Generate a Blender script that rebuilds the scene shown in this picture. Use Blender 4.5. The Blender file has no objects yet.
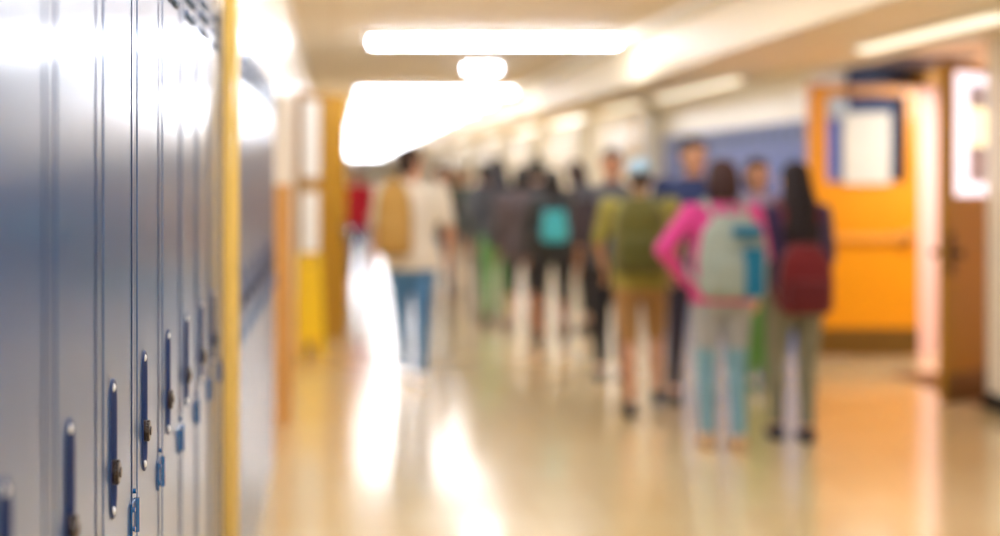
import bpy, bmesh, math, random
from mathutils import Vector, Matrix, Quaternion
random.seed(7)
sc = bpy.context.scene
C = sc.collection
F = 1290.0; VX = 335.0; VY = 178.0; CH = 1.5      # focal length (px), vanishing point, eye height
PI = math.pi

# ------------------------------------------------------------------ materials
def lin(c):
    return tuple((x/255/12.92 if x/255 <= .04045 else ((x/255+.055)/1.055)**2.4) for x in c)
MATS = {}
def mat(name, rgb, rough=.6, ior=1.45, coat=0, metal=0, noise=None, bump=None, emit=None, sheen=0, coat_rough=.05):
    if name in MATS: return MATS[name]
    m = bpy.data.materials.new(name); m.use_nodes = True
    nt = m.node_tree; b = nt.nodes['Principled BSDF']
    col = (*lin(rgb), 1)
    b.inputs['Base Color'].default_value = col
    b.inputs['Roughness'].default_value = rough
    b.inputs['IOR'].default_value = ior
    b.inputs['Metallic'].default_value = metal
    b.inputs['Coat Weight'].default_value = coat
    b.inputs['Coat Roughness'].default_value = coat_rough
    b.inputs['Sheen Weight'].default_value = sheen
    tc = nt.nodes.new('ShaderNodeTexCoord')
    sc_, amt = noise or (14, .10)
    n = nt.nodes.new('ShaderNodeTexNoise'); n.inputs['Scale'].default_value = sc_; n.inputs['Detail'].default_value = 4
    nt.links.new(tc.outputs['Object'], n.inputs['Vector'])
    mx = nt.nodes.new('ShaderNodeMix'); mx.data_type = 'RGBA'; mx.blend_type = 'MULTIPLY'
    r = nt.nodes.new('ShaderNodeMapRange'); r.inputs[3].default_value = 1-amt; r.inputs[4].default_value = 1+amt
    nt.links.new(n.outputs['Fac'], r.inputs[0])
    mx.inputs[0].default_value = 1
    mx.inputs[6].default_value = col
    nt.links.new(r.outputs[0], mx.inputs[7])
    nt.links.new(mx.outputs[2], b.inputs['Base Color'])
    if bump:
        n2 = nt.nodes.new('ShaderNodeTexNoise'); n2.inputs['Scale'].default_value = bump[0]; n2.inputs['Detail'].default_value = 2
        nt.links.new(tc.outputs['Object'], n2.inputs['Vector'])
        bp = nt.nodes.new('ShaderNodeBump'); bp.inputs['Strength'].default_value = bump[1]; bp.inputs['Distance'].default_value = bump[2]
        nt.links.new(n2.outputs['Fac'], bp.inputs['Height']); nt.links.new(bp.outputs[0], b.inputs['Normal'])
        if coat: nt.links.new(bp.outputs[0], b.inputs['Coat Normal'])
    if emit:
        b.inputs['Emission Color'].default_value = (*lin(emit[0]), 1); b.inputs['Emission Strength'].default_value = emit[1]
    MATS[name] = m
    return m

LIGHT = 26.0
M_lock = mat('locker_blue_paint', (34,84,138), .28, 1.75, coat=.7, bump=(260,.12,.0006), coat_rough=.15)
M_lockin = mat('locker_recess_blue', (12,44,98), .5, 1.4, coat=.3)
M_body = mat('locker_frame_blue', (30,74,124), .28, 1.75, coat=.7, coat_rough=.15)
M_gap = mat('locker_gap_shadow', (16,26,54), .8)
M_slit = mat('vent_slit_dark', (10,44,60), .6)
M_hinge = mat('hinge_dark_blue', (20,84,140), .25, coat=.6)
M_dial = mat('dial_dark_bronze', (48,32,26), .35, coat=.4)
M_chrome = mat('polished_steel', (205,210,215), .15, metal=1)
M_fold = mat('locker_fold_shadow', (26,58,104), .4)
M_tip = mat('painted_glint', (236,240,244), .3, coat=.6)
M_yellow = mat('yellow_gloss_paint', (234,198,104), .22, 1.5, coat=.8)
M_wall = mat('cream_wall_paint', (250,244,228), .28, 1.5, coat=.4, noise=(1.5,.03), coat_rough=.25)
M_ceil = mat('ceiling_tan', (236,214,176), .8, noise=(1.2,.03))
M_soffit = mat('soffit_tan', (244,228,194), .5, noise=(1.2,.03))
M_white = mat('white_gloss_paint', (246,242,232), .35, coat=.3, noise=(2,.02))
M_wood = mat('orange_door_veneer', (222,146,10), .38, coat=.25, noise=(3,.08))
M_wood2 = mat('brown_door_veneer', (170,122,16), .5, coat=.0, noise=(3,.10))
M_trimw = mat('oak_frame', (216,164,92), .35, coat=.3, noise=(4,.10))
M_kick = mat('brass_kick_plate', (120,92,40), .38, metal=.5)
M_navy = mat('navy_wall_paint', (26,58,104), .5, noise=(2,.05))
M_pink = mat('pink_lit_plaster', (244,204,192), .6, noise=(2,.03))
M_paper = mat('white_paper', (244,244,238), .7, noise=(20,.02))
M_black = mat('black_rubber', (24,22,24), .5)
M_tube = mat('fluorescent_diffuser', (255,252,244), .5, emit=((236,242,255), LIGHT))
M_tube2 = mat('fluorescent_diffuser_far', (255,252,244), .5, emit=((238,243,255), 13.0))
M_house = mat('light_housing', (240,236,228), .4)
M_signy = mat('yellow_sign_plastic', (250,208,0), .35, coat=.3)
M_mat = mat('brown_entry_mat', (128,84,44), .9, bump=(300,.6,.003))

def glass(name, tint=(235,240,245), rough=.03, alpha=.25, ior=1.5):
    m = bpy.data.materials.new(name); m.use_nodes = True
    nt = m.node_tree; nt.nodes.clear()
    o = nt.nodes.new('ShaderNodeOutputMaterial'); mixs = nt.nodes.new('ShaderNodeMixShader')
    t = nt.nodes.new('ShaderNodeBsdfTransparent'); g = nt.nodes.new('ShaderNodeBsdfGlossy')
    t.inputs[0].default_value = (*lin(tint),1); g.inputs['Roughness'].default_value = rough
    fr = nt.nodes.new('ShaderNodeFresnel'); fr.inputs[0].default_value = ior
    ad = nt.nodes.new('ShaderNodeMath'); ad.operation = 'ADD'; ad.inputs[1].default_value = alpha*.3
    nt.links.new(fr.outputs[0], ad.inputs[0]); nt.links.new(ad.outputs[0], mixs.inputs[0])
    nt.links.new(t.outputs[0], mixs.inputs[1]); nt.links.new(g.outputs[0], mixs.inputs[2]); nt.links.new(mixs.outputs[0], o.inputs[0])
    return m
M_pane = glass('wired_safety_glass', rough=.3, alpha=.0, ior=1.12)

def floor_mat():
    m = bpy.data.materials.new('waxed_vinyl_tile'); m.use_nodes = True
    nt = m.node_tree; b = nt.nodes['Principled BSDF']
    tc = nt.nodes.new('ShaderNodeTexCoord')
    br = nt.nodes.new('ShaderNodeTexBrick'); br.offset = 0; br.inputs['Scale'].default_value = 1
    br.inputs['Brick Width'].default_value = .305; br.inputs['Row Height'].default_value = .305
    br.inputs['Mortar Size'].default_value = .0015
    br.inputs['Color1'].default_value = (*lin((238,216,168)),1); br.inputs['Color2'].default_value = (*lin((235,210,158)),1)
    br.inputs['Mortar'].default_value = (*lin((208,178,124)),1)
    nt.links.new(tc.outputs['Object'], br.inputs['Vector'])
    n = nt.nodes.new('ShaderNodeTexNoise'); n.inputs['Scale'].default_value = .5; n.inputs['Detail'].default_value = 3
    nt.links.new(tc.outputs['Object'], n.inputs['Vector'])
    mx = nt.nodes.new('ShaderNodeMix'); mx.data_type='RGBA'; mx.blend_type='MULTIPLY'; mx.inputs[0].default_value=.6
    cr = nt.nodes.new('ShaderNodeValToRGB'); cr.color_ramp.elements[0].position=.35; cr.color_ramp.elements[0].color=(.98,.90,.78,1)
    cr.color_ramp.elements[1].position=.65; cr.color_ramp.elements[1].color=(1,1,1,1)
    nt.links.new(n.outputs['Fac'], cr.inputs[0]); nt.links.new(br.outputs['Color'], mx.inputs[6]); nt.links.new(cr.outputs[0], mx.inputs[7])
    nt.links.new(mx.outputs[2], b.inputs['Base Color'])
    b.inputs['Roughness'].default_value = .24; b.inputs['IOR'].default_value = 1.5
    b.inputs['Coat Weight'].default_value = 1; b.inputs['Coat Roughness'].default_value = .13
    n3 = nt.nodes.new('ShaderNodeTexNoise'); n3.inputs['Scale'].default_value = 2.2; n3.inputs['Detail'].default_value = 1
    nt.links.new(tc.outputs['Object'], n3.inputs['Vector'])
    bp = nt.nodes.new('ShaderNodeBump'); bp.inputs['Strength'].default_value = .12; bp.inputs['Distance'].default_value = .02
    nt.links.new(n3.outputs['Fac'], bp.inputs['Height']); nt.links.new(bp.outputs[0], b.inputs['Normal'])
    return m
M_floor = floor_mat()

def ceil_mat():
    m = bpy.data.materials.new('ceiling_panels'); m.use_nodes = True
    nt = m.node_tree; b = nt.nodes['Principled BSDF']
    tc = nt.nodes.new('ShaderNodeTexCoord')
    br = nt.nodes.new('ShaderNodeTexBrick'); br.offset = 0; br.inputs['Scale'].default_value = 1
    br.inputs['Brick Width'].default_value = .61; br.inputs['Row Height'].default_value = 1.22
    br.inputs['Mortar Size'].default_value = .008
    br.inputs['Color1'].default_value = (*lin((246,234,212)),1); br.inputs['Color2'].default_value = (*lin((244,231,208)),1)
    br.inputs['Mortar'].default_value = (*lin((228,206,172)),1)
    nt.links.new(tc.outputs['Object'], br.inputs['Vector']); nt.links.new(br.outputs['Color'], b.inputs['Base Color'])
    b.inputs['Roughness'].default_value = .7
    return m
M_ceilp = ceil_mat()

# ------------------------------------------------------------------ mesh helpers
def link(name, me, m=None, parent=None):
    o = bpy.data.objects.new(name, me); C.objects.link(o)
    if m is not None and me is not None: me.materials.append(m)
    if parent: o.parent = parent
    return o
def obj(name, bm, m, parent=None, smooth=False, bevel=0):
    bmesh.ops.recalc_face_normals(bm, faces=bm.faces)
    me = bpy.data.meshes.new(name); bm.to_mesh(me); bm.free()
    if smooth:
        for p in me.polygons: p.use_smooth = True
    o = link(name, me, m, parent)
    if bevel:
        md = o.modifiers.new('bevel', 'BEVEL'); md.width = bevel; md.segments = 2; md.limit_method = 'ANGLE'
    return o
def box(bm, x0,x1,y0,y1,z0,z1):
    vs = [bm.verts.new((x,y,z)) for x in (x0,x1) for y in (y0,y1) for z in (z0,z1)]
    for f in ((0,1,3,2),(4,6,7,5),(0,4,5,1),(2,3,7,6),(0,2,6,4),(1,5,7,3)): bm.faces.new([vs[i] for i in f])
def boxo(name, m, dims, parent=None, bevel=0):
    bm = bmesh.new(); box(bm, *dims); return obj(name, bm, m, parent, bevel=bevel)
def cyl(bm, p0, p1, r0, r1=None, seg=20):
    p0, p1 = Vector(p0), Vector(p1); r1 = r0 if r1 is None else r1
    d = p1-p0; q = Vector((0,0,1)).rotation_difference(d.normalized())
    M = Matrix.Translation((p0+p1)/2) @ q.to_matrix().to_4x4()
    bmesh.ops.create_cone(bm, cap_ends=True, segments=seg, radius1=r0, radius2=r1, depth=d.length, matrix=M)
def ball(bm, c, r, seg=14, rot=None):
    r = (r,r,r) if not hasattr(r,'__len__') else r
    M = Matrix.Translation(c) @ (rot.to_4x4() if rot else Matrix()) @ Matrix.Diagonal((*r,1))
    bmesh.ops.create_uvsphere(bm, u_segments=seg, v_segments=max(8,seg*2//3), radius=1, matrix=M)
def cap(bm, p0, r0, p1, r1, seg=14):
    ball(bm, p0, r0, seg); ball(bm, p1, r1, seg); cyl(bm, p0, p1, r0, r1, seg)
def loft(bm, rings, seg=24, pw=2.0):
    """rings: (cx, cy, z, half width x, half depth y)"""
    L = []
    for cx,cy,z,w,d in rings:
        r = []
        for i in range(seg):
            a = 2*PI*i/seg; c,s = math.cos(a), math.sin(a)
            r.append(bm.verts.new((cx+w*math.copysign(abs(c)**(2/pw),c), cy+d*math.copysign(abs(s)**(2/pw),s), z)))
        L.append(r)
    for a,b in zip(L, L[1:]):
        for i in range(seg): bm.faces.new((a[i],a[(i+1)%seg],b[(i+1)%seg],b[i]))
    bm.faces.new(L[0][::-1]); bm.faces.new(L[-1])
def tube(bm, pts, r, seg=8):
    for a,b in zip(pts, pts[1:]): cap(bm, a, r, b, r, seg)
def tag(o, label, cat, group=None, kind=None):
    if label: o['label'] = label
    if cat: o['category'] = cat
    if group: o['group'] = group
    if kind: o['kind'] = kind
    return o
def empty(name, loc=(0,0,0), rz=0):
    o = bpy.data.objects.new(name, None); C.objects.link(o); o.location = loc; o.rotation_euler = (0,0,rz); o.empty_display_size = .1
    return o
def struct(o, label=None, cat=None):
    o['kind'] = 'structure'
    if label: o['label'] = label
    if cat: o['category'] = cat
    return o
def copy_tree(o, parent=None):
    c = o.copy(); C.objects.link(c)
    if parent: c.parent = parent
    for ch in o.children: copy_tree(ch, c)
    return c

# ------------------------------------------------------------------ the shell
XL = -.335; XR = 4.02; YE = 78.0; YB = -4.0
ZC = 2.83; ZS = 2.42; LT = 2.0
LW = .305
bm = bmesh.new(); box(bm, -1.0, 7.2, YB, YE, -.1, 0)
struct(obj('floor', bm, M_floor), 'glossy cream yellow vinyl tiled corridor floor', 'floor')
bm = bmesh.new(); box(bm, -1.0, 7.2, YB, YE, ZC, ZC+.1)
struct(obj('ceiling', bm, M_ceilp), 'tan corridor ceiling above the lights', 'ceiling')
bm = bmesh.new(); box(bm, 2.86, 7.2, YB, YE-.02, ZS, ZC-.002)
struct(obj('trim_1', bm, M_soffit), 'lowered tan soffit running along the right side of the ceiling', 'soffit')
bm = bmesh.new(); box(bm, 2.66, 2.858, YB, YE-.02, ZC-.05, ZC-.002)
struct(obj('trim_2', bm, M_white, bevel=.01), 'pale strip where the ceiling meets the soffit', 'ceiling trim')

K0 = 1.856
b1s = K0 - 5*LW - .09; b1e = K0 + 5*LW + .215          # near bank
b2s = 3.79; b2n = 10; b2e = b2s + b2n*LW                # second bank
wl = bmesh.new()
box(wl, -1.0, XL, YB, YE, LT, ZC)                       # above the lockers and doors
box(wl, -1.0, XL, YB, b1s, 0, LT)
box(wl, -1.0, XL, b1e, b2s, 0, LT)
box(wl, -1.0, -.66, b1s, b1e, 0, LT); box(wl, -1.0, -.66, b2s, b2e, 0, LT)
box(wl, -1.0, XL, b2e, 7.05, 0, LT)
box(wl, -1.0, -.60, 7.05, 7.95, 0, LT)
box(wl, -1.0, XL, 7.95, 11.15, 0, LT)
box(wl, -1.0, -.70, 11.15, 12.05, 0, LT)
box(wl, -1.0, XL, 12.05, YE, 0, LT)
struct(obj('wall_left', wl, M_wall), 'cream painted wall along the left side above the blue lockers', 'wall')

r0 = 10.95; rn = 16; r1 = r0 + rn*LW
wr = bmesh.new()
box(wr, 4.25, 4.6, YB, 8.42, 0, ZS)
struct(obj('wall_right', wr, M_wall, bevel=.01), 'cream painted end of the right wall beside the brown door', 'wall')
wr = bmesh.new()
box(wr, XR, 5.0, r0, YE, LT, ZS); box(wr, XR+.32, 5.0, r0, r1, 0, LT); box(wr, XR, 5.0, r1, 16.3, 0, LT)
box(wr, XR+.12, 5.0, 16.3, 17.35, 0, LT); box(wr, XR, 5.0, 17.35, YE, 0, LT)
struct(obj('wall_far_right', wr, M_wall), 'cream painted wall above the lockers on the right side', 'wall')
bm = bmesh.new(); box(bm, 4.34, 5.02, 10.925, 10.945, 0, ZS-.028)
struct(obj('wall_alcove_back', bm, M_navy), 'dark navy wall behind the window of the open orange door', 'wall')
bm = bmesh.new(); box(bm, 5.025, 7.2, 11.02, 11.12, 0, ZS)
box(bm, 4.90, 5.03, 10.90, 10.92, 0, 2.26)
struct(obj('wall_alcove_side', bm, M_pink), 'pink lit wall seen between the two open wooden doors', 'wall')
bm = bmesh.new(); box(bm, 7.1, 7.2, YB, 11.0, 0, ZS)
struct(obj('wall_vestibule', bm, M_pink), 'pale pink vestibule wall', 'wall')
bm = bmesh.new(); box(bm, -1.0, 7.2, YE, YE+.1, 0, ZC)
struct(obj('wall_back', bm, M_white), 'bright white wall at the far end of the corridor', 'wall')
bm = bmesh.new(); box(bm, -1.0, 7.2, YB-.1, YB, 0, ZC)
struct(obj('wall_front', bm, M_wall), 'cream wall behind the viewpoint', 'wall')
# header over the alcove
bm = bmesh.new(); box(bm, 3.94, 4.02, 8.0, 11.0, 2.36, ZS-.001)
struct(obj('trim_3', bm, M_white, bevel=.01), 'bright white header strip above the two open wooden doors', 'header')
bm = bmesh.new(); box(bm, 4.06,4.84, 9.7,10.94, 2.395,ZS-.001)
struct(obj('trim_16', bm, M_navy), 'dark blue panel above the orange door', 'panel')
# pilasters of the right wall
for i,(y,w,d) in enumerate(((r1+.12,.28,.20),(20.5,.35,.22),(25.5,.35,.22),(31,.4,.22),(38,.5,.22))):
    bm = bmesh.new(); box(bm, XR-d, XR-.001, y, y+w, 0, ZS-.002)
    struct(obj('trim_%d'%(4+i), bm, M_white, bevel=.02), ['white pilaster at the far end of the right hand lockers','white pilaster past the yellow framed door','third white pilaster along the right wall','fourth white pilaster along the right wall','farthest white pilaster of the right wall'][i], 'pilaster')
# baseboards
bm = bmesh.new(); box(bm, 4.235, 4.25, YB, 8.42, 0, .11); box(bm, 4.235, 4.6, 8.42, 8.435, 0, .11)
struct(obj('baseboard_right', bm, M_black), 'black rubber baseboard at the end of the right wall', 'baseboard')
bm = bmesh.new(); box(bm, XL, XL+.012, 8.05, 11.05, 0, .1); box(bm, XL, XL+.012, 12.15, YE, 0, .1)
struct(obj('baseboard_left', bm, M_trimw), 'tan baseboard along the left wall past the lockers', 'baseboard')

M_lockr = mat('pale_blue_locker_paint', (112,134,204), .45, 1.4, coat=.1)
# ------------------------------------------------------------------ lockers
def rect_with_hole(bm, y0,y1,z0,z1, hy,hz0,hz1,hw, x, seg=10):
    """plate in the YZ plane at x with a stadium hole; returns the hole loop"""
    outer = [bm.verts.new((x,a,b)) for a,b in ((y0,z0),(y1,z0),(y1,z1),(y0,z1))]
    hole = []
    for i in range(seg+1):
        a = PI*i/seg; hole.append((hy+hw*math.cos(a), hz1-hw*.9+hw*1.6*math.sin(a)))
    for i in range(seg+1):
        a = PI+PI*i/seg; hole.append((hy+hw*math.cos(a), hz0+hw*.9+hw*1.6*math.sin(a)))
    hv = [bm.verts.new((x,a,b)) for a,b in hole]
    es = [bm.edges.new((outer[i],outer[(i+1)%4])) for i in range(4)] + [bm.edges.new((hv[i],hv[(i+1)%len(hv)])) for i in range(len(hv))]
    bmesh.ops.triangle_fill(bm, use_beauty=True, edges=es)
    return outer, hv
HZ0, HZ1 = 1.5-.471, 1.5-.308   # pull recess 1.007 .. 1.203
def make_locker():
    """origin: floor at handle position, face toward +X at x=0 (door face)"""
    t = empty('locker')
    bm = bmesh.new()   # carcass: sides, back, top, bottom, frame
    y0,y1 = -.09,.215
    box(bm, -.32,-.014, y0+.0006,y0+.004, 0.0,LT-.002); box(bm, -.32,-.014, y1-.004,y1-.0006, 0.0,LT-.002)
    box(bm, -.322,-.32, y0,y1, 0.0,LT-.002)
    box(bm, -.32,-.014, y0,y1, LT-.012,LT-.002); box(bm, -.32,-.014, y0,y1, .1,.11)
    box(bm, -.014,-.0012, y0+.0004,-.074, 0.0,LT-.002)                # stile
    box(bm, -.014,-.0012, .201,y1-.0004, 0.0,LT-.002)
    box(bm, -.014,-.0012, -.074,.201, LT-.03,LT-.002); box(bm, -.014,-.0012, -.074,.201, 0.0,.10)
    obj('frame', bm, M_body, t, bevel=.0012)
    bm = bmesh.new(); box(bm, -.0148,-.0142, -.0745,.2015, .098,LT-.028); obj('door_gap', bm, M_gap, t)
    bm = bmesh.new()   # door
    a,b,z0,z1 = -.0690,.1965,.105,LT-.035
    outer, hv = rect_with_hole(bm, a,b,z0,z1, 0,HZ0,HZ1,.021, 0)
    ov = [bm.verts.new((-.014,v.co.y,v.co.z)) for v in outer]
    for i in range(4): bm.faces.new((outer[i],outer[(i+1)%4],ov[(i+1)%4],ov[i]))
    bm.faces.new(ov)
    door = obj('door', bm, M_lock, t, bevel=.0015)
    bm = bmesh.new()   # recessed pull with flared lip
    n = 11
    def loop(hw, x, dz=0):
        L = []
        for i in range(n):
            q = PI*i/(n-1); L.append(bm.verts.new((x, hw*math.cos(q), HZ1-.019+dz+hw*1.6*math.sin(q))))
        for i in range(n):
            q = PI+PI*i/(n-1); L.append(bm.verts.new((x, hw*math.cos(q), HZ0+.019-dz+hw*1.6*math.sin(q))))
        return L
    Ls = [loop(.0245,.0004), loop(.0235,.003), loop(.0205,.0025), loop(.017,-.004), loop(.015,-.013)]
    for p,q in zip(Ls,Ls[1:]):
        for i in range(2*n): bm.faces.new((p[i],p[(i+1)%(2*n)],q[(i+1)%(2*n)],q[i]))
    bm.faces.new(Ls[-1])
    fb = bmesh.new(); box(fb, .0002,.0012, .1715,.1745, .105,LT-.035); obj('fold_line', fb, M_fold, door)
    h = obj('recessed_pull', bm, M_lockin, door, smooth=True)
    for z,s in ((HZ1+.013,1),(HZ0-.013,-1)):          # highlights at the recess ends, painted as bright tips
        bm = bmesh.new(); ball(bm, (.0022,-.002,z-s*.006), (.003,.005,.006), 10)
        obj('glint_tip', bm, M_tip, door, smooth=True)
    bm = bmesh.new()   # combination dial
    zc = 1.5-.424
    cyl(bm, (-.012,.004,zc), (.005,.004,zc), .0175, .0175, 28); cyl(bm, (.005,.004,zc), (.010,.004,zc), .0160, .0145, 28); cyl(bm, (.010,.004,zc), (.0125,.004,zc), .008,.007, 20)
    for i in range(20):
        q = 2*PI*i/20; cyl(bm, (.004,.004+.0165*math.cos(q),zc+.0165*math.sin(q)), (.009,.004+.0165*math.cos(q),zc+.0165*math.sin(q)), .0011, seg=6)
    obj('combination_dial', bm, M_dial, door, bevel=.001)
    bm = bmesh.new()   # hinge
    zc = 1.5-.536
    box(bm, .0003,.004, .158,.196, zc-.026,zc+.026); cyl(bm, (.004,.199,zc-.027),(.004,.199,zc+.027), .005, seg=14)
    cyl(bm, (.003,.170,zc-.015),(.0065,.170,zc-.015), .004, seg=10); cyl(bm, (.003,.170,zc+.015),(.0065,.170,zc+.015), .004, seg=10)
    cyl(bm, (0,.189,zc+.04),(.005,.189,zc+.04), .004, seg=10)
    obj('hinge', bm, M_hinge, t)
    bm = bmesh.new()   # louvre vent: six hooded slots in two columns
    for cy in (.02,.105):
        for k in range(3):
            z = 1.85+.036*k; y0_,y1_ = cy-.034,cy+.034
            v = [bm.verts.new(p) for p in ((.0003,y0_,z+.016),(.0003,y1_,z+.016),(.009,y1_-.004,z),(.009,y0_+.004,z),(.0003,y0_,z),(.0003,y1_,z))]
            for f in ((0,1,2,3),(0,3,4),(1,5,2)): bm.faces.new([v[i] for i in f])
    lv = obj('vent', bm, M_lock, door)
    bm = bmesh.new()
    for cy in (.02,.105):
        for k in range(3):
            z = 1.85+.036*k; box(bm, .0004,.0046, cy-.03,cy+.03, z-.009,z-.0008)
    obj('vent_slot', bm, M_slit, lv)
    return t
near_lab = {
 -5:'blue steel locker of the near bank, the one furthest back beside the viewpoint',
 -4:'blue steel locker of the near bank, second from its near end',
 -3:'blue steel locker just outside the left edge of the photograph',
 -2:'blurred blue locker at the left edge, only the top of its pull showing',
 -1:'blurred near blue locker with its pull and dial cut by the bottom edge',
  0:'blue locker in focus, its whole pull and brown dial nearest the bottom left',
  1:'sharply focused blue locker, second whole pull and dial from the left',
  2:'blue locker with the third whole pull and dial from the left, slightly soft',
  3:'slightly blurred blue locker with the fourth whole pull from the left',
  4:'blurred blue locker next but one to the yellow post',
  5:'blurred blue locker right beside the yellow post'}
G1 = 'blue steel lockers of the near bank on the left'
proto = make_locker()
XF = -.32
first = True
for k in range(-5,6):
    o = proto if first else copy_tree(proto); first = False
    o.location = (XF, K0+k*LW, 0); tag(o, near_lab[k], 'locker', G1)
ords = ['first','second','third','fourth','fifth','sixth','seventh','eighth','ninth','tenth','eleventh','twelfth','thirteenth','fourteenth','fifteenth','sixteenth']
for k in range(b2n):
    o = copy_tree(proto); o.location = (XF, b2s+k*LW+.09, 0)
    tag(o, '%s blue locker past the yellow post on the left wall' % ords[k], 'locker', 'blue lockers between the yellow post and the oak frame')
for k in range(rn):
    o = copy_tree(proto); o.rotation_euler = (0,0,PI); o.location = (XR-.015, r0+k*LW+.125, 0)
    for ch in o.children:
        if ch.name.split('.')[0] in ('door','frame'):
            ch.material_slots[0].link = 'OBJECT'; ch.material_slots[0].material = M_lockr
    tag(o, '%s blue locker along the right wall, counted from the orange door' % ords[k], 'locker', 'blue lockers on the right wall behind the students')

# yellow post at the end of the near bank
bm = bmesh.new(); cyl(bm, (0,0,0),(0,0,ZC-.001), .0245, seg=40)
p = empty('yellow_post', (-.2985,3.70,0)); tag(p, 'glossy yellow vertical post between the two banks of blue lockers', 'post')
obj('pole', bm, M_yellow, p, smooth=False)
for ch in p.children:
    for f in ch.data.polygons: f.use_smooth = len(f.vertices)==4
bm = bmesh.new(); cyl(bm, (0,0,0),(0,0,.012), .034, seg=32); obj('base_collar', bm, M_yellow, p)
for z in (.3,2.55):
    bm = bmesh.new(); cyl(bm, (0,0,z),(0,0,z+.025), .0285, seg=24); obj('clamp', bm, M_yellow, p)

# ------------------------------------------------------------------ doors
def leaf(name, w, h, m, win, label, cat='door', th=.045):
    """door leaf: origin at hinge bottom, extends +X, thickness in Y; front is -Y. win = (x0,x1,z0,z1)"""
    t = empty(name); struct(t, label, cat)
    bm = bmesh.new(); x0,x1,z0,z1 = win
    for d in ((0,x0,0,h),(x1,w,0,h),(x0,x1,0,z0),(x0,x1,z1,h)): box(bm, d[0],d[1],-th/2,th/2,d[2]+.008*(d[2]==0),d[3])
    bmesh.ops.remove_doubles(bm, verts=bm.verts, dist=.0001)
    obj('door_panel', bm, m, t)
    bm = bmesh.new(); e=.022
    for s in (-1,1):
        y0,y1 = sorted((s*th/2, s*(th/2+.008)))
        for d in ((x0-e,x1+e,z0-e,z0),(x0-e,x1+e,z1,z1+e),(x0-e,x0,z0,z1),(x1,x1+e,z0,z1)): box(bm, d[0],d[1],y0,y1,d[2],d[3])
    fr = obj('window_frame', bm, m, t, bevel=.002)
    boxo('pane', M_pane, (x0,x1,-.004,.004,z0,z1), fr)
    return t
# orange door, open, face on to the camera
dA = leaf('door_1', .86, 2.27, M_wood, (.09,.75,1.47,2.19), 'bright orange wooden door standing open, white paper in its window')
dA.location = (4.045,10.86,0)
boxo('kick_plate', M_kick, (.0,.86,-.03,-.0235,.012,.24), dA, bevel=.002)
bm = bmesh.new()
box(bm, .08,.80,-.075,-.05,.97,1.02); box(bm, .06,.14,-.075,-.023,.955,1.035); box(bm, .70,.82,-.075,-.023,.94,1.05)
obj('push_bar', bm, mat('push_bar_bronze',(226,160,60),.35,coat=.3), dA, bevel=.006)
bm = bmesh.new(); cyl(bm, (.76,-.023,.99),(.76,-.09,.99),.022,seg=20); ball(bm,(.76,-.1,.99),(.03,.024,.03)); obj('door_knob', bm, mat('knob_bronze',(150,90,50),.3,metal=.8), dA)
bm = bmesh.new(); box(bm, .28,.54,-.085,-.0235,2.20,2.255); cyl(bm, (.43,-.06,2.25),(.43,-.06,2.272),.02); box(bm,.30,.72,-.075,-.06,2.272,2.285)
obj('door_closer', bm, mat('closer_bronze',(190,140,90),.5,metal=.3), dA, bevel=.005)
bm = bmesh.new(); box(bm, 4.26,4.66,10.815,10.828,1.45,2.05)
tag(obj('paper_notice', bm, mat('cream_paper',(206,204,190),.7)), 'large white paper taped inside the window of the orange door', 'notice')
# frame around the orange door
bm = bmesh.new(); box(bm, 3.99,4.035,10.83,10.92,0,2.29); box(bm, 4.035,4.42,10.88,10.94,2.275,2.29)
struct(obj('trim_9', bm, M_wood), 'orange wooden jamb beside the open orange door', 'door frame')
bm = bmesh.new(); box(bm, 4.86,5.35,10.6,11.01,2.27,ZS-.002)
struct(obj('trim_10', bm, M_wood2), 'orange wooden lintel above the pink wall', 'door frame')
bm = bmesh.new(); box(bm, 4.04,4.338,10.925,10.945,0,2.26)
struct(obj('trim_11', bm, M_wall), 'pale post seen through the left of the orange door window', 'post')
# brown door, open, seen obliquely
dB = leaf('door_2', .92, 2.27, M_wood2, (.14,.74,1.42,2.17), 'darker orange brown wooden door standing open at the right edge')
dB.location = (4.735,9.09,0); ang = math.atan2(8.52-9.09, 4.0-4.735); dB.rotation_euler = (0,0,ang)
# leaf +Y local side faces the camera here
bm = bmesh.new(); cyl(bm, (.84,-.09,1.0),(.84,.09,1.0),.011,seg=16)
for s in (-1,1): ball(bm,(.84,s*.085,1.0),.028)
for s in (-1,1): box(bm,.80,.88,*sorted((s*.0225,s*.030)),.86,1.14)
obj('door_knob', bm, mat('dark_bronze',(70,44,20),.35,metal=.7), dB, bevel=.002)
boxo('kick_plate', M_kick, (.0,.92,.0235,.03,.012,.20), dB, bevel=.002)
# white casing around its window, and a sheet on it; emission added to both
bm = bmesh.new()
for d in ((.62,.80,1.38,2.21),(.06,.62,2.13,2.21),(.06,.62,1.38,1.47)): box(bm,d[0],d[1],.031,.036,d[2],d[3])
fr = obj('window_casing', bm, mat('lavender_white_glow',(250,248,255),.4,coat=.4,emit=((240,232,250),.7)), dB, bevel=.003); fr['label']='white window casing with added glow'
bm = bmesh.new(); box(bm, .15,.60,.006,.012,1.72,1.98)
n = obj('paper_notice', bm, mat('yellowish_paper_glow',(250,246,200),.7,emit=((250,246,205),.6))); n.location = dB.location; n.rotation_euler = dB.rotation_euler
tag(n, 'pale yellow sheet with added glow brightening the window of the brown door', 'notice')
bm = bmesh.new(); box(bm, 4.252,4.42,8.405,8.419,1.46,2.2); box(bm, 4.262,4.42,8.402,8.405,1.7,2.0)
n = obj('wall_glow_panel', bm, mat('white_panel_glow',(246,244,236),.6,emit=((250,246,235),.25)))  # glowing panel added to continue the bright window past the wall end
n.location = (0,-.0,0); tag(n, 'white glowing panel added on the cream wall end at the right edge', 'notice')
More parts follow.
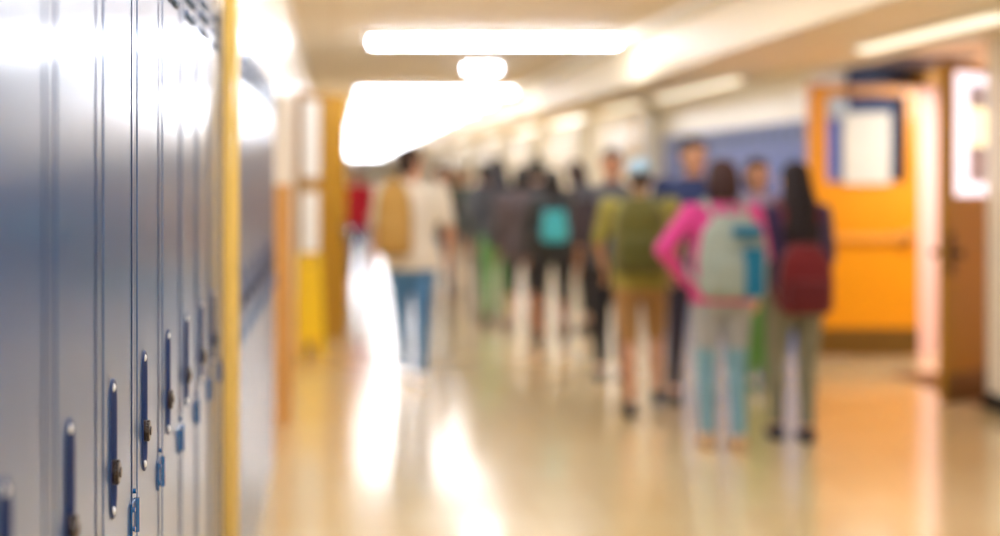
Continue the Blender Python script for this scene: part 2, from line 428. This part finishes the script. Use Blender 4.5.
# entry mat
bm = bmesh.new(); box(bm, 4.25,5.6,8.46,9.9,0.001,.014)
tag(obj('entry_mat', bm, M_mat, bevel=.004), 'brown entry mat on the floor beneath the brown door', 'mat')

# oak door in the left wall, closed in its recess
dL = leaf('door_3', .86, 1.99, M_trimw, (.30,.56,1.25,1.80), 'oak classroom door in the left wall past the lockers')
dL.location = (-.50,7.93,0); dL.rotation_euler = (0,0,-PI/2)
bm = bmesh.new(); cyl(bm,(.08,.0,1.0),(.08,.08,1.0),.01); ball(bm,(.08,.09,1.0),.028); cyl(bm,(.08,.0,1.0),(.08,-.08,1.0),.01); ball(bm,(.08,-.09,1.0),.028); obj('door_knob', bm, M_chrome, dL)
bm = bmesh.new()
box(bm, XL-.1,-.268,7.86,7.96,0,1.46); box(bm, XL-.02,-.318,6.95,7.05,0,1.46)
struct(obj('trim_12', bm, M_trimw, bevel=.004), 'orange oak lower door jambs on the left wall just past the blue lockers', 'door frame')
bm = bmesh.new(); box(bm, XL-.1,-.268,7.86,7.96,1.461,2.02); box(bm, XL-.02,-.318,6.95,7.05,1.461,2.02); box(bm, XL-.02,-.318,7.05,7.86,1.96,2.04)  # glare on the upper frame is put in as white
struct(obj('trim_15', bm, M_white, bevel=.004), 'upper part of the door frame past the left lockers, glare painted white', 'door frame')
# brown door swung open into the corridor, further down on the left
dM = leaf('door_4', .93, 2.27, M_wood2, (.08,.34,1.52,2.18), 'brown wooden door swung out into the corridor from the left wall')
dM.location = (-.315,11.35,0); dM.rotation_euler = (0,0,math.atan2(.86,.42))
bm = bmesh.new()
for s in (-1,1): cyl(bm,(.86,0,1.0),(.86,s*.07,1.0),.01); ball(bm,(.86,s*.08,1.0),.028)
box(bm,.83,.89,-.03,.03,.9,1.1); obj('door_knob', bm, M_chrome, dM)
bm = bmesh.new(); box(bm, XL-.1,-.322,11.05,11.15,0,2.33); box(bm, XL-.1,-.322,12.05,12.15,0,2.33); box(bm, XL-.02,-.322,11.15,12.05,2.27,2.33)
struct(obj('trim_13', bm, M_wood2, bevel=.004), 'brown door frame around the far left doorway', 'door frame')
# poster on it
bm = bmesh.new(); box(bm, .0,.31,-.034,-.0245,.84,1.38)
n = obj('white_poster', bm, M_paper); n.location = dM.location; n.rotation_euler = dM.rotation_euler
tag(n, 'white poster on the lower half of the brown door in the corridor', 'poster')
bm = bmesh.new(); box(bm, .0,.33,-.034,-.0315,1.50,2.20)
n = obj('white_poster', bm, M_paper); n.location = dM.location; n.rotation_euler = dM.rotation_euler
tag(n, 'white sheet over the window of the brown door in the corridor', 'poster')
# yellow folding sign
def floor_sign(loc, rz):
    t = empty('floor_sign', loc, rz)
    tag(t, 'yellow plastic folding floor sign standing by the left wall in front of the brown door', 'floor sign')
    for s in (-1,1):
        bm = bmesh.new()
        def P(u,v,o=0): # u across, v up 0..1
            return (u*(.115-.02*v), s*(.13*(1-v)+.012)+o, .86*v)
        for (u0,u1,v0,v1) in ((-1,1,.16,.88),(-1,-.55,0,.16),(.55,1,0,.16),(-1,-.3,.88,1),(.3,1,.88,1),(-.3,.3,.95,1)):
            q = [P(u,v,o) for o in (-.006,.006) for u,v in ((u0,v0),(u1,v0),(u1,v1),(u0,v1))]
            vs = [bm.verts.new(p) for p in q]
            for f in ((0,1,2,3),(7,6,5,4),(0,4,5,1),(1,5,6,2),(2,6,7,3),(3,7,4,0)): bm.faces.new([vs[i] for i in f])
        obj('panel', bm, M_signy, t, bevel=.003)
    bm = bmesh.new(); cyl(bm,(-.08,0,.845),(.08,0,.845),.012); obj('hinge_pin', bm, M_signy, t)
floor_sign((-.215,10.85,0), math.radians(12))

# yellow framed door in the right wall
dR = leaf('door_5', 1.0, 1.97, mat('yellow_door_paint',(226,178,30),.35,coat=.3), (.30,.62,1.15,1.82), 'yellow framed door in the right wall beyond the lockers', th=.045)
dR.location = (XR+.05,16.33,0); dR.rotation_euler = (0,0,PI/2)
bm = bmesh.new(); cyl(bm,(.9,-.08,1.0),(.9,.08,1.0),.01); ball(bm,(.9,.09,1.0),.028); obj('door_knob', bm, M_chrome, dR)
bm = bmesh.new(); box(bm, XR-.04,XR-.001,16.2,16.31,0,2.05); box(bm, XR-.04,XR-.001,17.34,17.45,0,2.05); box(bm, XR-.04,XR-.001,16.31,17.34,1.98,2.05)
struct(obj('trim_14', bm, M_yellow, bevel=.004), 'yellow painted door frame in the right wall', 'door frame')
bm = bmesh.new(); box(bm, XR-.02,XR-.002,16.3,17.3,2.1,2.28)
tag(obj('wall_sign', bm, mat('mustard_sign',(214,176,90),.5)), 'blank mustard plaque above the yellow framed door', 'sign')

# ------------------------------------------------------------------ ceiling lights
def make_light(w, n, name='ceiling_light'):
    t = empty(name)
    bm = bmesh.new(); box(bm, -w/2-.02,w/2+.02,-.09,.09,-.045,-.002); obj('housing', bm, M_house, t, bevel=.006)
    for i in range(n):
        a = -w/2+i*w/n+.03; b = -w/2+(i+1)*w/n-.03
        bm = bmesh.new()
        L=[]
        for x in (a,b):
            L.append([bm.verts.new((x, .075*math.cos(q), -.045-.055*math.sin(q))) for q in [PI*k/8 for k in range(9)]])
        for k in range(8): bm.faces.new((L[0][k],L[0][k+1],L[1][k+1],L[1][k]))
        bm.faces.new(L[0][::-1]); bm.faces.new(L[1]); bm.faces.new((L[0][0],L[1][0],L[1][8],L[0][8]))
        obj('diffuser', bm, M_tube, t, smooth=False)
    return t
lp = make_light(2.34, 2)
ys = [12.0, 8.1, 6.0, 4.0, 2.0, 0.0, -2.2, 19.0, 21.6, 24.4, 27.8, 31.5, 36.0, 41.0, 46.5, 52.5, 59.0, 66.0, 73.0]  # fixtures nearer than the first pair are out of view, added for fill
lab = {12.0:'nearest pair of white fluorescent lights spanning the ceiling', 19.0:'second white fluorescent light across the ceiling'}
for i,y in enumerate(ys):
    o = lp if i==0 else copy_tree(lp)
    o.location = (1.48 if y >= 12 else 1.05, y, ZC)
    if y in lab: l = lab[y]
    elif y < 12: l = '%s unseen fluorescent light added for fill toward the viewpoint from the nearest pair' % ords[i-1]
    else: l = '%s row of merged white fluorescent lights down the ceiling' % ords[i-6]
    if y != 12.0:
        for ch in o.children:
            if ch.name.startswith('diffuser'): ch.material_slots[0].link='OBJECT'; ch.material_slots[0].material = M_tube2
    tag(o, l, 'ceiling light', 'fluorescent lights along the corridor ceiling')
bl = make_light(.42, 1); bl.location = (1.70, 14.9, ZC)
tag(bl, 'short white ceiling light just past the nearest pair', 'ceiling light')

def strip_light(y0, y1, label):
    t = empty('strip_light', (3.62,(y0+y1)/2,ZS)); tag(t, label, 'ceiling light', 'strip lights under the right hand soffit'); L=(y1-y0)/2
    bm = bmesh.new(); box(bm, -.075,.075,-L,L,-.035,0); obj('housing', bm, M_house, t, bevel=.005)
    bm = bmesh.new(); box(bm, -.06,.06,-L+.02,L-.02,-.06,-.036); obj('diffuser', bm, M_strip, t, bevel=.01)
M_strip = mat('soft_strip_diffuser', (250,246,236), .5, emit=((250,240,218), .7))
M_strip2 = mat('bright_strip_diffuser', (250,246,236), .5, emit=((246,244,240), 1.7))
for i,(a,b) in enumerate(((7.0,8.85),(11.6,14.4),(15.4,17.4),(18.8,21.5),(23,26),(28,31),(34,38),(42,46))):  # all but the strip above the doors are added to whiten the wall
    if i == 3: M_strip = M_strip2
    strip_light(a, b, ('soft white strip light above the two open wooden doors','added strip light under the soffit above the nearest right hand lockers','added strip light under the soffit by the yellow framed door')[i] if i<3 else '%s added white strip light along the soffit, counted from the open doors' % ords[i])
# ------------------------------------------------------------------ people
SK = {'light':(232,178,140),'tan':(196,144,112),'brown':(150,92,60)}
def skinm(k): return mat('skin_'+k, SK[k], .5, noise=(30,.04))
def cloth(rgb): return mat('cloth_%02x%02x%02x'%rgb, rgb, .85, sheen=.2, noise=(40,.08))
def fuse(name, bm, m, parent, vox):
    bmesh.ops.recalc_face_normals(bm, faces=bm.faces)
    me = bpy.data.meshes.new('tmp'); bm.to_mesh(me); bm.free()
    o = bpy.data.objects.new('tmp', me); C.objects.link(o)
    r = o.modifiers.new('r','REMESH'); r.mode='VOXEL'; r.voxel_size=vox; r.use_smooth_shade=True
    s = o.modifiers.new('s','SMOOTH'); s.factor=.5; s.iterations=3
    dg = bpy.context.evaluated_depsgraph_get()
    nm = bpy.data.meshes.new_from_object(o.evaluated_get(dg))
    bpy.data.objects.remove(o); bpy.data.meshes.remove(me)
    nm.name = name; nm.materials.clear()
    for p in nm.polygons: p.use_smooth = True
    return link(name, nm, m, parent)
def ik(a, b, l1, l2, bend):
    d = b-a; L = min(d.length, (l1+l2)*.999); u = d.normalized()
    x = (l1*l1-l2*l2+L*L)/(2*L); h = math.sqrt(max(0,l1*l1-x*x))
    bd = (bend - bend.dot(u)*u).normalized()
    return a+u*x+bd*h, a+u*L
def hand(bm, w, d, side, s):
    """w wrist, d direction; palm + four fingers + thumb slightly curled"""
    d = d.normalized(); fwd = Vector((0,1,0)); n = d.cross(fwd)
    if n.length < .2: n = d.cross(Vector((0,0,1)))
    n.normalize(); ac = n.cross(d).normalized()      # ac: across the palm, n: palm normal
    pc = w+d*.05*s
    ball(bm, pc, (.045*s,.045*s,.045*s), 10) if False else None
    for k in (-1.5,-.5,.5,1.5):
        cap(bm, w+ac*k*.010*s, .014*s, w+d*.085*s+ac*k*.020*s, .0125*s, 8)
        ln = (.075-.008*abs(k-.3))*s
        p = w+d*.085*s+ac*k*.021*s; q = p+(d*.95-n*side*.3)*ln*.5; r = q+(d*.7-n*side*.7)*ln*.5
        cap(bm, p, .0105*s, q, .0095*s, 8); cap(bm, q, .0095*s, r, .008*s, 8)
    p = w+d*.025*s+ac*.02*s; q = p+(d*.6+ac*.8)*.04*s; r = q+(d*.95+ac*.1)*.032*s
    cap(bm, p, .014*s, q, .012*s, 8); cap(bm, q, .012*s, r, .0095*s, 8)

def person(label, px, fy, H, face, skin='light', hair=('short',(40,28,24)), top=((230,225,215),.45,.0), bottom=((70,110,160),1.0), shoes=(60,50,46),
           feet=((-.10,.0),(.10,.0)), arms=None, head_turn=0, girl=False, wide=1.0, vox=.012, skirt=None, sole=None, group=None, lean=0):
    Y = F*CH/(fy-VY); X = (px-VX)*Y/F
    t = empty('person', (X,Y,0), face); tag(t, label, 'person', group)
    s = H/1.70; V = lambda x,y,z: Vector((x*s,y*s,z*s))
    sw = (.165 if girl else .185)*wide; hw = .088
    # joints
    hip = [V(-hw,0,.89), V(hw,0,.89)]; ank = [V(feet[0][0],feet[0][1],.085+ (feet[0][2] if len(feet[0])>2 else 0)), V(feet[1][0],feet[1][1],.085+(feet[1][2] if len(feet[1])>2 else 0))]
    knee = []
    for i in (0,1):
        k,a = ik(hip[i], ank[i], .405*s, .405*s, Vector((0,1,0))); knee.append(k); ank[i]=a
    sh = [V(-sw,0,1.385), V(sw,0,1.385)]
    if arms is None: arms = ((-.235,-.02,1.11,-.235,.06,.86),(.235,-.02,1.11,.235,.06,.86))
    elb = [V(*a[:3]) for a in arms]; wr_ = [V(*a[3:]) for a in arms]
    Rt = Matrix.Rotation(head_turn,3,'Z'); hc = V(0,.015,1.585); hv = lambda x,y,z: hc+Rt@V(x,y,z)
    # body
    bm = bmesh.new()
    wd = wide
    loft(bm, [(0,0,.80*s,.09*s,.07*s),(0,0,.86*s,.155*s*wd,.105*s),(0,-.01*s,.94*s,.16*s*wd,.11*s),(0,0,1.06*s,.128*s*wd,.092*s),(0,.005*s,1.2*s,.148*s*wd,.108*s),(0,0,1.32*s,.165*s*wd,.105*s),(0,-.01*s,1.40*s,.14*s*wd,.075*s),(0,-.01*s,1.445*s,.06*s,.055*s)], 24)
    cap(bm, V(0,-.012,1.40), .058*s, V(0,.0,1.52), .052*s)
    # head
    ball(bm, hv(0,-.012,.02), (.076*s,.094*s,.098*s), 20, Rt); ball(bm, hv(0,.02,-.035), (.060*s,.068*s,.078*s), 18, Rt)
    cap(bm, hv(0,.062,-.02), .011*s, hv(0,.098,-.035), .013*s, 8)
    ball(bm, hv(0,.066,-.098), (.026*s,.022*s,.018*s), 10, Rt)
    for q in (-1,1):
        ball(bm, hv(q*.078,-.005,-.01), (.011*s,.020*s,.032*s), 10, Rt)
    for i in (0,1):
        sg = (-1,1)[i]
        cap(bm, hip[i], .085*s, knee[i], .052*s); cap(bm, knee[i], .052*s, ank[i], .034*s)
        m_ = knee[i].lerp(ank[i],.3)+V(0,-.012,0); ball(bm, m_, (.052*s,.055*s,.10*s))
        cap(bm, ank[i], .034*s, ank[i]+V(0,.10,-.05), .026*s); ball(bm, ank[i]+V(0,-.02,-.045), .032*s)
        cap(bm, sh[i], .052*s, elb[i], .037*s); cap(bm, elb[i], .038*s, wr_[i], .024*s)
        hand(bm, wr_[i], (wr_[i]-elb[i]), -sg, s)
    fuse('body', bm, skinm(skin), t, vox*.8)
    # face
    for q in (-1,1):
        bm = bmesh.new(); ball(bm, hv(q*.030,.0775,.000), (.013*s,.007*s,.0085*s), 10, Rt)
        obj('eye', bm, mat('eye_dark',(50,38,34),.3), t, smooth=True)
    bm = bmesh.new(); ball(bm, hv(0,.083,-.068), (.023*s,.007*s,.007*s), 10, Rt); obj('mouth', bm, mat('lips',(176,84,76),.5), t, smooth=True)
    # hair
    bm = bmesh.new(); st = hair[0]
    if st == 'cap':
        ball(bm, hv(0,-.015,.045), (.084*s,.100*s,.080*s), 18, Rt); ball(bm, hv(0,.09,.035), (.062*s,.060*s,.012*s), 14, Rt)
        fuse('cap', bm, cloth(hair[1]), t, .008)
        bm = bmesh.new(); ball(bm, hv(0,-.03,-.005), (.081*s,.085*s,.075*s), 16, Rt)
        if len(hair)>2: loft(bm, [(0,-.085*s,1.42*s,.05*s,.03*s),(0,-.09*s,1.55*s,.06*s,.04*s)],16)
        fuse('hair', bm, mat('hair_brown2',(70,50,36),.6), t, .01)
    else:
        ball(bm, hv(0,-.026,.036), (.086*s,.094*s,.090*s), 18, Rt); ball(bm, hv(0,.022,.075), (.068*s,.055*s,.040*s), 14, Rt)
        ball(bm, hv(0,-.045,-.02), (.078*s,.066*s,.075*s), 16, Rt)
        if st == 'long':
            zl = hair[2]
            loft(bm, [(0,-.115*s,zl*s,.050*s,.022*s),(0,-.125*s,(zl+.08)*s,.088*s,.034*s),(0,-.128*s,(zl+.22)*s,.115*s,.042*s),(0,-.10*s,1.42*s,.108*s,.055*s),(0,-.06*s,1.52*s,.095*s,.075*s),(0,-.03*s,1.63*s,.080*s,.08*s)], 24)
        if st == 'bun':
            ball(bm, hv(.0,-.03,.15), (.045*s,.045*s,.042*s), 14, Rt)
        if st == 'bob':
            loft(bm, [(0,-.03*s,1.46*s,.075*s,.07*s),(0,-.03*s,1.52*s,.098*s,.085*s),(0,-.03*s,1.62*s,.09*s,.09*s)], 20)
        fuse('hair', bm, mat('hair_%02x%02x%02x'%hair[1], hair[1], .75, noise=(60,.25)), t, .009)
    # top garment
    col, slv, ext = top; bm = bmesh.new(); e = .017*s; hem = (.84-ext)*s
    loft(bm, [(0,-.0,hem,.172*s*wd,.128*s),(0,-.0,.95*s,.176*s*wd,.128*s),(0,0,1.06*s,.154*s*wd,.115*s),(0,.005*s,1.2*s,.170*s*wd,.130*s),(0,0,1.32*s,.182*s*wd,.124*s),(0,-.01*s,1.40*s,.150*s*wd,.092*s),(0,-.012*s,1.45*s,.070*s,.066*s)], 28)
    for i in (0,1):
        cap(bm, sh[i], .066*s, sh[i].lerp(elb[i], min(1,slv*2)), .052*s)
        if slv > .5: cap(bm, elb[i], .050*s, elb[i].lerp(wr_[i], min(1,(slv-.5)*2)), .034*s)
    fuse('shirt', bm, cloth(col), t, vox)
    # bottoms
    bm = bmesh.new(); bc, bl_ = bottom[:2]; thick = bottom[2] if len(bottom)>2 else 1.0
    if skirt:
        loft(bm, [(0,0,(.89-skirt)*s,.235*s,.175*s),(0,0,(.89-skirt*.5)*s,.205*s,.15*s),(0,0,.90*s,.165*s,.115*s),(0,0,1.0*s,.14*s,.10*s)], 28)
    else:
        loft(bm, [(0,0,.80*s,.13*s,.10*s),(0,-.005*s,.88*s,.168*s*wd,.122*s),(0,0,.97*s,.160*s*wd,.115*s),(0,0,1.02*s,.138*s*wd,.10*s)], 24)
        for i in (0,1):
            a_ = min(1,bl_*2); cap(bm, hip[i], .096*s, hip[i].lerp(knee[i],a_), (.096+(.062*thick-.096)*a_)*s)
            if bl_>.5:
                b_ = (bl_-.5)*2; cap(bm, knee[i], .062*thick*s, knee[i].lerp(ank[i],b_), (.062-.018*b_)*thick*s)
                if b_>.5: ball(bm, knee[i].lerp(ank[i],.3)+V(0,-.01,0), (.058*s,.062*s,.11*s))
    bmn = 'skirt' if skirt else ('shorts' if bl_<=.5 else 'trousers')
    fuse(bmn, bm, cloth(bc), t, vox)
    if len(bottom)>3:
        bm = bmesh.new()
        for i in (0,1):
            cap(bm, hip[i].lerp(knee[i],.72), .072*s, knee[i], .064*s); cap(bm, knee[i], .063*s, ank[i], .042*s); ball(bm, knee[i].lerp(ank[i],.3)+V(0,-.01,0), (.056*s,.060*s,.11*s))
        fuse('leggings', bm, cloth(bottom[3]), t, vox)
    for i in (0,1):
        bm = bmesh.new(); a = ank[i]; zf = a.z-.085*s
        ball(bm, a+V(0,-.015,-.035), (.046*s,.060*s,.048*s)); ball(bm, a+V(0,.085,-.052), (.046*s,.095*s,.032*s))
        o = V(0,.04,0); loft(bm, [(a.x,a.y+.045*s,zf+.002,.043*s,.135*s),(a.x,a.y+.045*s,zf+.024*s,.047*s,.142*s)], 24)
        fuse('shoe', bm, cloth(shoes), t, .008)
    t['_s'] = s
    return t, s, (X,Y)

def backpack(label, person_, col, w=.30, h=.46, d=.16, dx=0, dz=0, dy=0, pocket=None, straps=True, panel=None, tilt=0, strapcol=None, name='backpack'):
    t, s, _ = person_
    b = empty(name, t.location, t.rotation_euler.z); tag(b, label, 'backpack' if name=='backpack' else 'bag')
    m = cloth(col); pm = cloth(pocket) if pocket else m; zb = .93+dz; y0 = -.125+dy
    R = lambda x,y,z: (x*s,y*s,z*s)
    bm = bmesh.new()
    cy = y0-d/2
    loft(bm, [((dx)*s,cy*s,zb*s,w*.40*s,d*.38*s),((dx)*s,cy*s,(zb+.04)*s,w*.49*s,d*.5*s),((dx)*s,cy*s,(zb+h*.5)*s,w*.5*s,d*.5*s),((dx)*s,cy*s,(zb+h*.8)*s,w*.44*s,d*.42*s),((dx)*s,(cy+.01)*s,(zb+h)*s,w*.25*s,d*.25*s)], 28, 3.2)
    fuse('main_compartment', bm, m, b, .009)
    bm = bmesh.new(); cy2 = y0-d
    loft(bm, [(dx*s,cy2*s,(zb+.03)*s,w*.34*s,.030*s),(dx*s,cy2*s,(zb+.07)*s,w*.40*s,.040*s),(dx*s,cy2*s,(zb+h*.40)*s,w*.40*s,.040*s),(dx*s,cy2*s,(zb+h*.5)*s,w*.34*s,.02*s)], 24, 3.2)
    fuse('front_pocket', bm, pm, b, .008)
    bm = bmesh.new(); tube(bm, [Vector(R(dx-.04,y0-.03,zb+h-.01)),Vector(R(dx-.03,y0-.03,zb+h+.035)),Vector(R(dx+.03,y0-.03,zb+h+.035)),Vector(R(dx+.04,y0-.03,zb+h-.01))], .009*s)
    obj('grab_handle', bm, m, b, smooth=True)
    if straps:
        sm = cloth(strapcol or col)
        for q in ((-1,1) if straps is True else (straps,)):
            bm = bmesh.new(); x = q*.105
            pts = [(x*.7+dx*.5,y0-.01,zb+h*.92),(x,-.12,1.41),(x*1.05,-.03,1.468),(x*1.1,.07,1.43),(x*1.15,.145,1.33),(x*1.25,.15,1.2),(x*1.7,.085,1.07),(x*1.95,-.03,1.02),(x*1.4+dx*.4,y0-.02,zb+.06)]
            prev=None
            for a,c in zip(pts,pts[1:]): cap(bm, Vector(R(*a)), .017*s, Vector(R(*c)), .017*s, 10)
            fuse('shoulder_strap', bm, sm, b, .009)
    if panel:
        for (x0,x1,z0,z1,pc) in panel:
            bm = bmesh.new(); yy = cy2-.041
            box(bm, x0*s,x1*s,(yy-.005)*s,(yy+.05)*s,z0*s,z1*s)
            o = obj('colour_panel', bm, cloth(pc), b, bevel=.004)
    return b
R = math.radians
# 1 man in white tee walking away
p = person('person in a white short sleeved shirt and blue jeans walking away alone on the left', 411, 384, 1.73, 0, 'tan', ('short',(52,36,28)),
   ((212,202,184),.42,.02), ((72,120,164),.96), (240,232,222), feet=((-.035,.10),(.06,-.12)), head_turn=R(-55), wide=1.12,
   arms=((-.25,-.03,1.12,-.27,.05,.90),(.27,-.02,1.12,.27,.03,.88)))
backpack('mustard tan backpack slung on the left shoulder of the person in white', p, (174,134,66), w=.26,h=.52,d=.14,dx=-.13,dz=.0,straps=-1)
# 2 far person in red
person('distant person in a red top and navy trousers near the left wall', 357, 288, 1.66, R(180), 'tan', ('short',(60,44,44)), ((206,30,56),1.0,.0), ((58,54,98),.9), (200,190,190), vox=.016)
# far crowd
person('distant person in a dark brown top just right of the white shirted person', 441, 300, 1.66, R(160), 'tan', ('bob',(66,60,40)), ((70,64,56),1.0,.0), ((50,90,124),.95), (90,80,70), vox=.016)
person('distant person in an orange top among the far crowd', 453, 286, 1.62, R(180), 'tan', ('bob',(120,96,60)), ((196,140,80),.5,.0), ((84,122,140),.95), (110,90,80), vox=.016)
person('distant person in a green top among the far crowd', 466, 294, 1.64, R(-170), 'tan', ('short',(110,120,90)), ((96,140,90),.5,.0), ((190,170,150),.95), (90,70,60), vox=.016)
person('distant person in a grey top near the crowd beyond the dark clad students', 484, 312, 1.66, R(10), 'brown', ('short',(60,60,60)), ((98,104,104),1.,.0), ((120,110,104),.95), (70,60,60), vox=.016)
# centre dark group
p = person('person in a charcoal jacket and green trousers at the left of the dark group', 497, 326, 1.70, R(8), 'brown', ('long',(40,38,40),1.22), ((66,66,70),1.0,.02), ((110,166,100),.95), (60,50,46), feet=((-.08,.08),(.08,-.06)))
p = person('person with a high black hair bun and dark brown top in the dark group', 522, 334, 1.62, R(-6), 'tan', ('bob',(44,40,38)), ((84,72,72),1.0,.12), ((26,24,26),.70), (120,100,84), feet=((-.12,.12),(.12,-.12)), wide=1.15)
p2 = person('tall person in black with a topknot behind the teal backpack', 537, 319, 1.70, R(0), 'tan', ('bun',(16,18,16)), ((58,58,58),1.0,.02), ((24,24,28),.8), (40,36,36), feet=((-.07,-.05),(.08,.08)))
p = person('person in black clothes carrying the teal panelled backpack in the dark group', 552, 342, 1.58, R(-4), 'brown', ('bob',(40,36,34)), ((48,50,50),1.0,.04), ((22,22,24),.72), (60,50,46), feet=((-.12,-.10),(.13,.10)), girl=True)
backpack('black backpack with a bright teal pocket in the centre group', p, (44,48,50), w=.32,h=.44,d=.15,dz=.04,pocket=(70,186,204),panel=((-.11,.10,1.06,1.30,(76,196,214)),))
p = person('person with dark hair and a brown top at the right of the dark group', 577, 331, 1.66, R(20), 'tan', ('bob',(58,40,34)), ((62,54,50),1.0,.04), ((28,26,28),.85), (40,36,36), head_turn=R(-60), feet=((-.09,.06),(.08,-.06)))
# grey tee man
p = person('person in a grey short sleeved shirt and black trousers facing this way', 612, 378, 1.72, R(165), 'tan', ('short',(84,84,88)), ((92,96,106),.42,.02), ((26,24,28),.93,1.15), (34,30,32), feet=((-.075,.0),(.08,.02)), wide=1.08)
backpack('dark red and black bag held in front of the person in grey', p, (60,50,54), w=.26,h=.34,d=.14,dx=.17,dy=.42,dz=.06,straps=False,pocket=(150,60,60), name='shoulder_bag')
# olive
p = person('person in an olive shirt and khaki shorts with a white and blue cap', 640, 414, 1.62, R(-14), 'tan', ('cap',(160,192,210)), ((150,140,60),.45,.0), ((156,116,66),.46,1.1), (44,40,44), feet=((-.06,-.12),(.12,.26)), wide=1.08,
   arms=((-.27,.02,1.14,-.24,.16,.96),(.25,.02,1.12,.22,.16,.95)))
backpack('large olive green backpack on the person in khaki shorts', p, (92,88,30), w=.34,h=.50,d=.22,dx=.0,dz=.02,pocket=(80,78,24))
# navy tall
p = person('tall dark haired person in a navy jacket behind the pink sweater', 694, 400, 1.77, R(168), 'tan', ('short',(34,26,26)), ((34,50,92),1.0,.02), ((44,40,60),.95), (40,34,36), feet=((-.10,.0),(.13,.06)), head_turn=R(20), wide=1.1)
# green trousers
p = person('person in a mauve top and green trousers half hidden behind the light backpack', 757, 388, 1.64, R(178), 'tan', ('bob',(60,44,40)), ((150,134,160),1.0,.0), ((104,164,88),.95,1.35), (92,140,82), feet=((-.07,.0),(.07,.0)))
# pink
p = person('person in a bright pink sweater with one hand on the hip', 722, 448, 1.60, R(0), 'tan', ('bob',(58,34,32)), ((206,60,132),1.0,-.02), ((156,156,156),.42,1.0,(116,156,172)), (196,160,120), feet=((-.075,.03),(.085,-.05)), girl=True, wide=1.08, vox=.010,
   arms=((-.36,-.04,1.17,-.19,.05,.97),(.24,.0,1.13,.2,.16,.98)))
backpack('light grey backpack with a teal emblem worn by the person in pink', p, (148,156,144), w=.39,h=.48,d=.17,dx=.0,dz=-.03,pocket=(142,150,138),
   panel=((-.03,.13,1.26,1.325,(0,100,132)),(.03,.14,.92,1.20,(0,100,132))))
# dark hair
p = person('person with very long black hair in grey green trousers', 795, 440, 1.59, R(-3), 'light', ('long',(26,14,18),1.06), ((58,42,80),1.0,.0), ((130,126,104),.95,1.0), (40,38,48), feet=((-.10,.04),(.06,-.05)), girl=True, wide=.95, vox=.010, arms=((-.20,.02,1.12,-.19,.12,.90),(.20,.02,1.12,.19,.12,.90)))
backpack('dark red backpack on the person with long black hair', p, (106,16,24), w=.32,h=.42,d=.16,dx=.0,dz=-.14,pocket=(90,12,20))

# ------------------------------------------------------------------ lights
def area(name, loc, rot, size, energy, col, shape='RECTANGLE', sy=None):
    l = bpy.data.lights.new(name, 'AREA'); l.shape = shape; l.size = size; l.size_y = sy or size; l.energy = energy; l.color = col
    o = bpy.data.objects.new(name, l); C.objects.link(o); o.location = loc; o.rotation_euler = rot; return o
area('vestibule_daylight', (6.0,9.3,2.3), (R(50),0,0), 1.2, 30, (1,.97,.98), sy=.6)
area('doorway_daylight', (5.0,9.9,2.36), (0,0,0), .8, 14, (1,.97,1), sy=.8)
w = bpy.data.worlds.new('w'); sc.world = w; w.use_nodes = True
w.node_tree.nodes['Background'].inputs[0].default_value = (1,.95,.88,1); w.node_tree.nodes['Background'].inputs[1].default_value = .5

# ------------------------------------------------------------------ camera
cd = bpy.data.cameras.new('camera'); cam = bpy.data.objects.new('camera', cd); C.objects.link(cam)
cam.location = (0,0,CH); cam.rotation_euler = (PI/2,0,0)
cd.sensor_fit = 'HORIZONTAL'; cd.sensor_width = 36; cd.lens = F*36/1000
cd.shift_x = (500-VX)/1000; cd.shift_y = -(268-VY)/1000
cd.clip_start = .02; cd.clip_end = 200
cd.dof.use_dof = True; cd.dof.focus_distance = 2.06; cd.dof.aperture_fstop = 1.25
sc.camera = cam
sc.view_settings.view_transform = 'Standard'; sc.view_settings.look = 'None'; sc.view_settings.exposure = 0.93; sc.view_settings.gamma = 1
sc.cycles.max_bounces = 10; sc.cycles.diffuse_bounces = 5; sc.cycles.glossy_bounces = 5
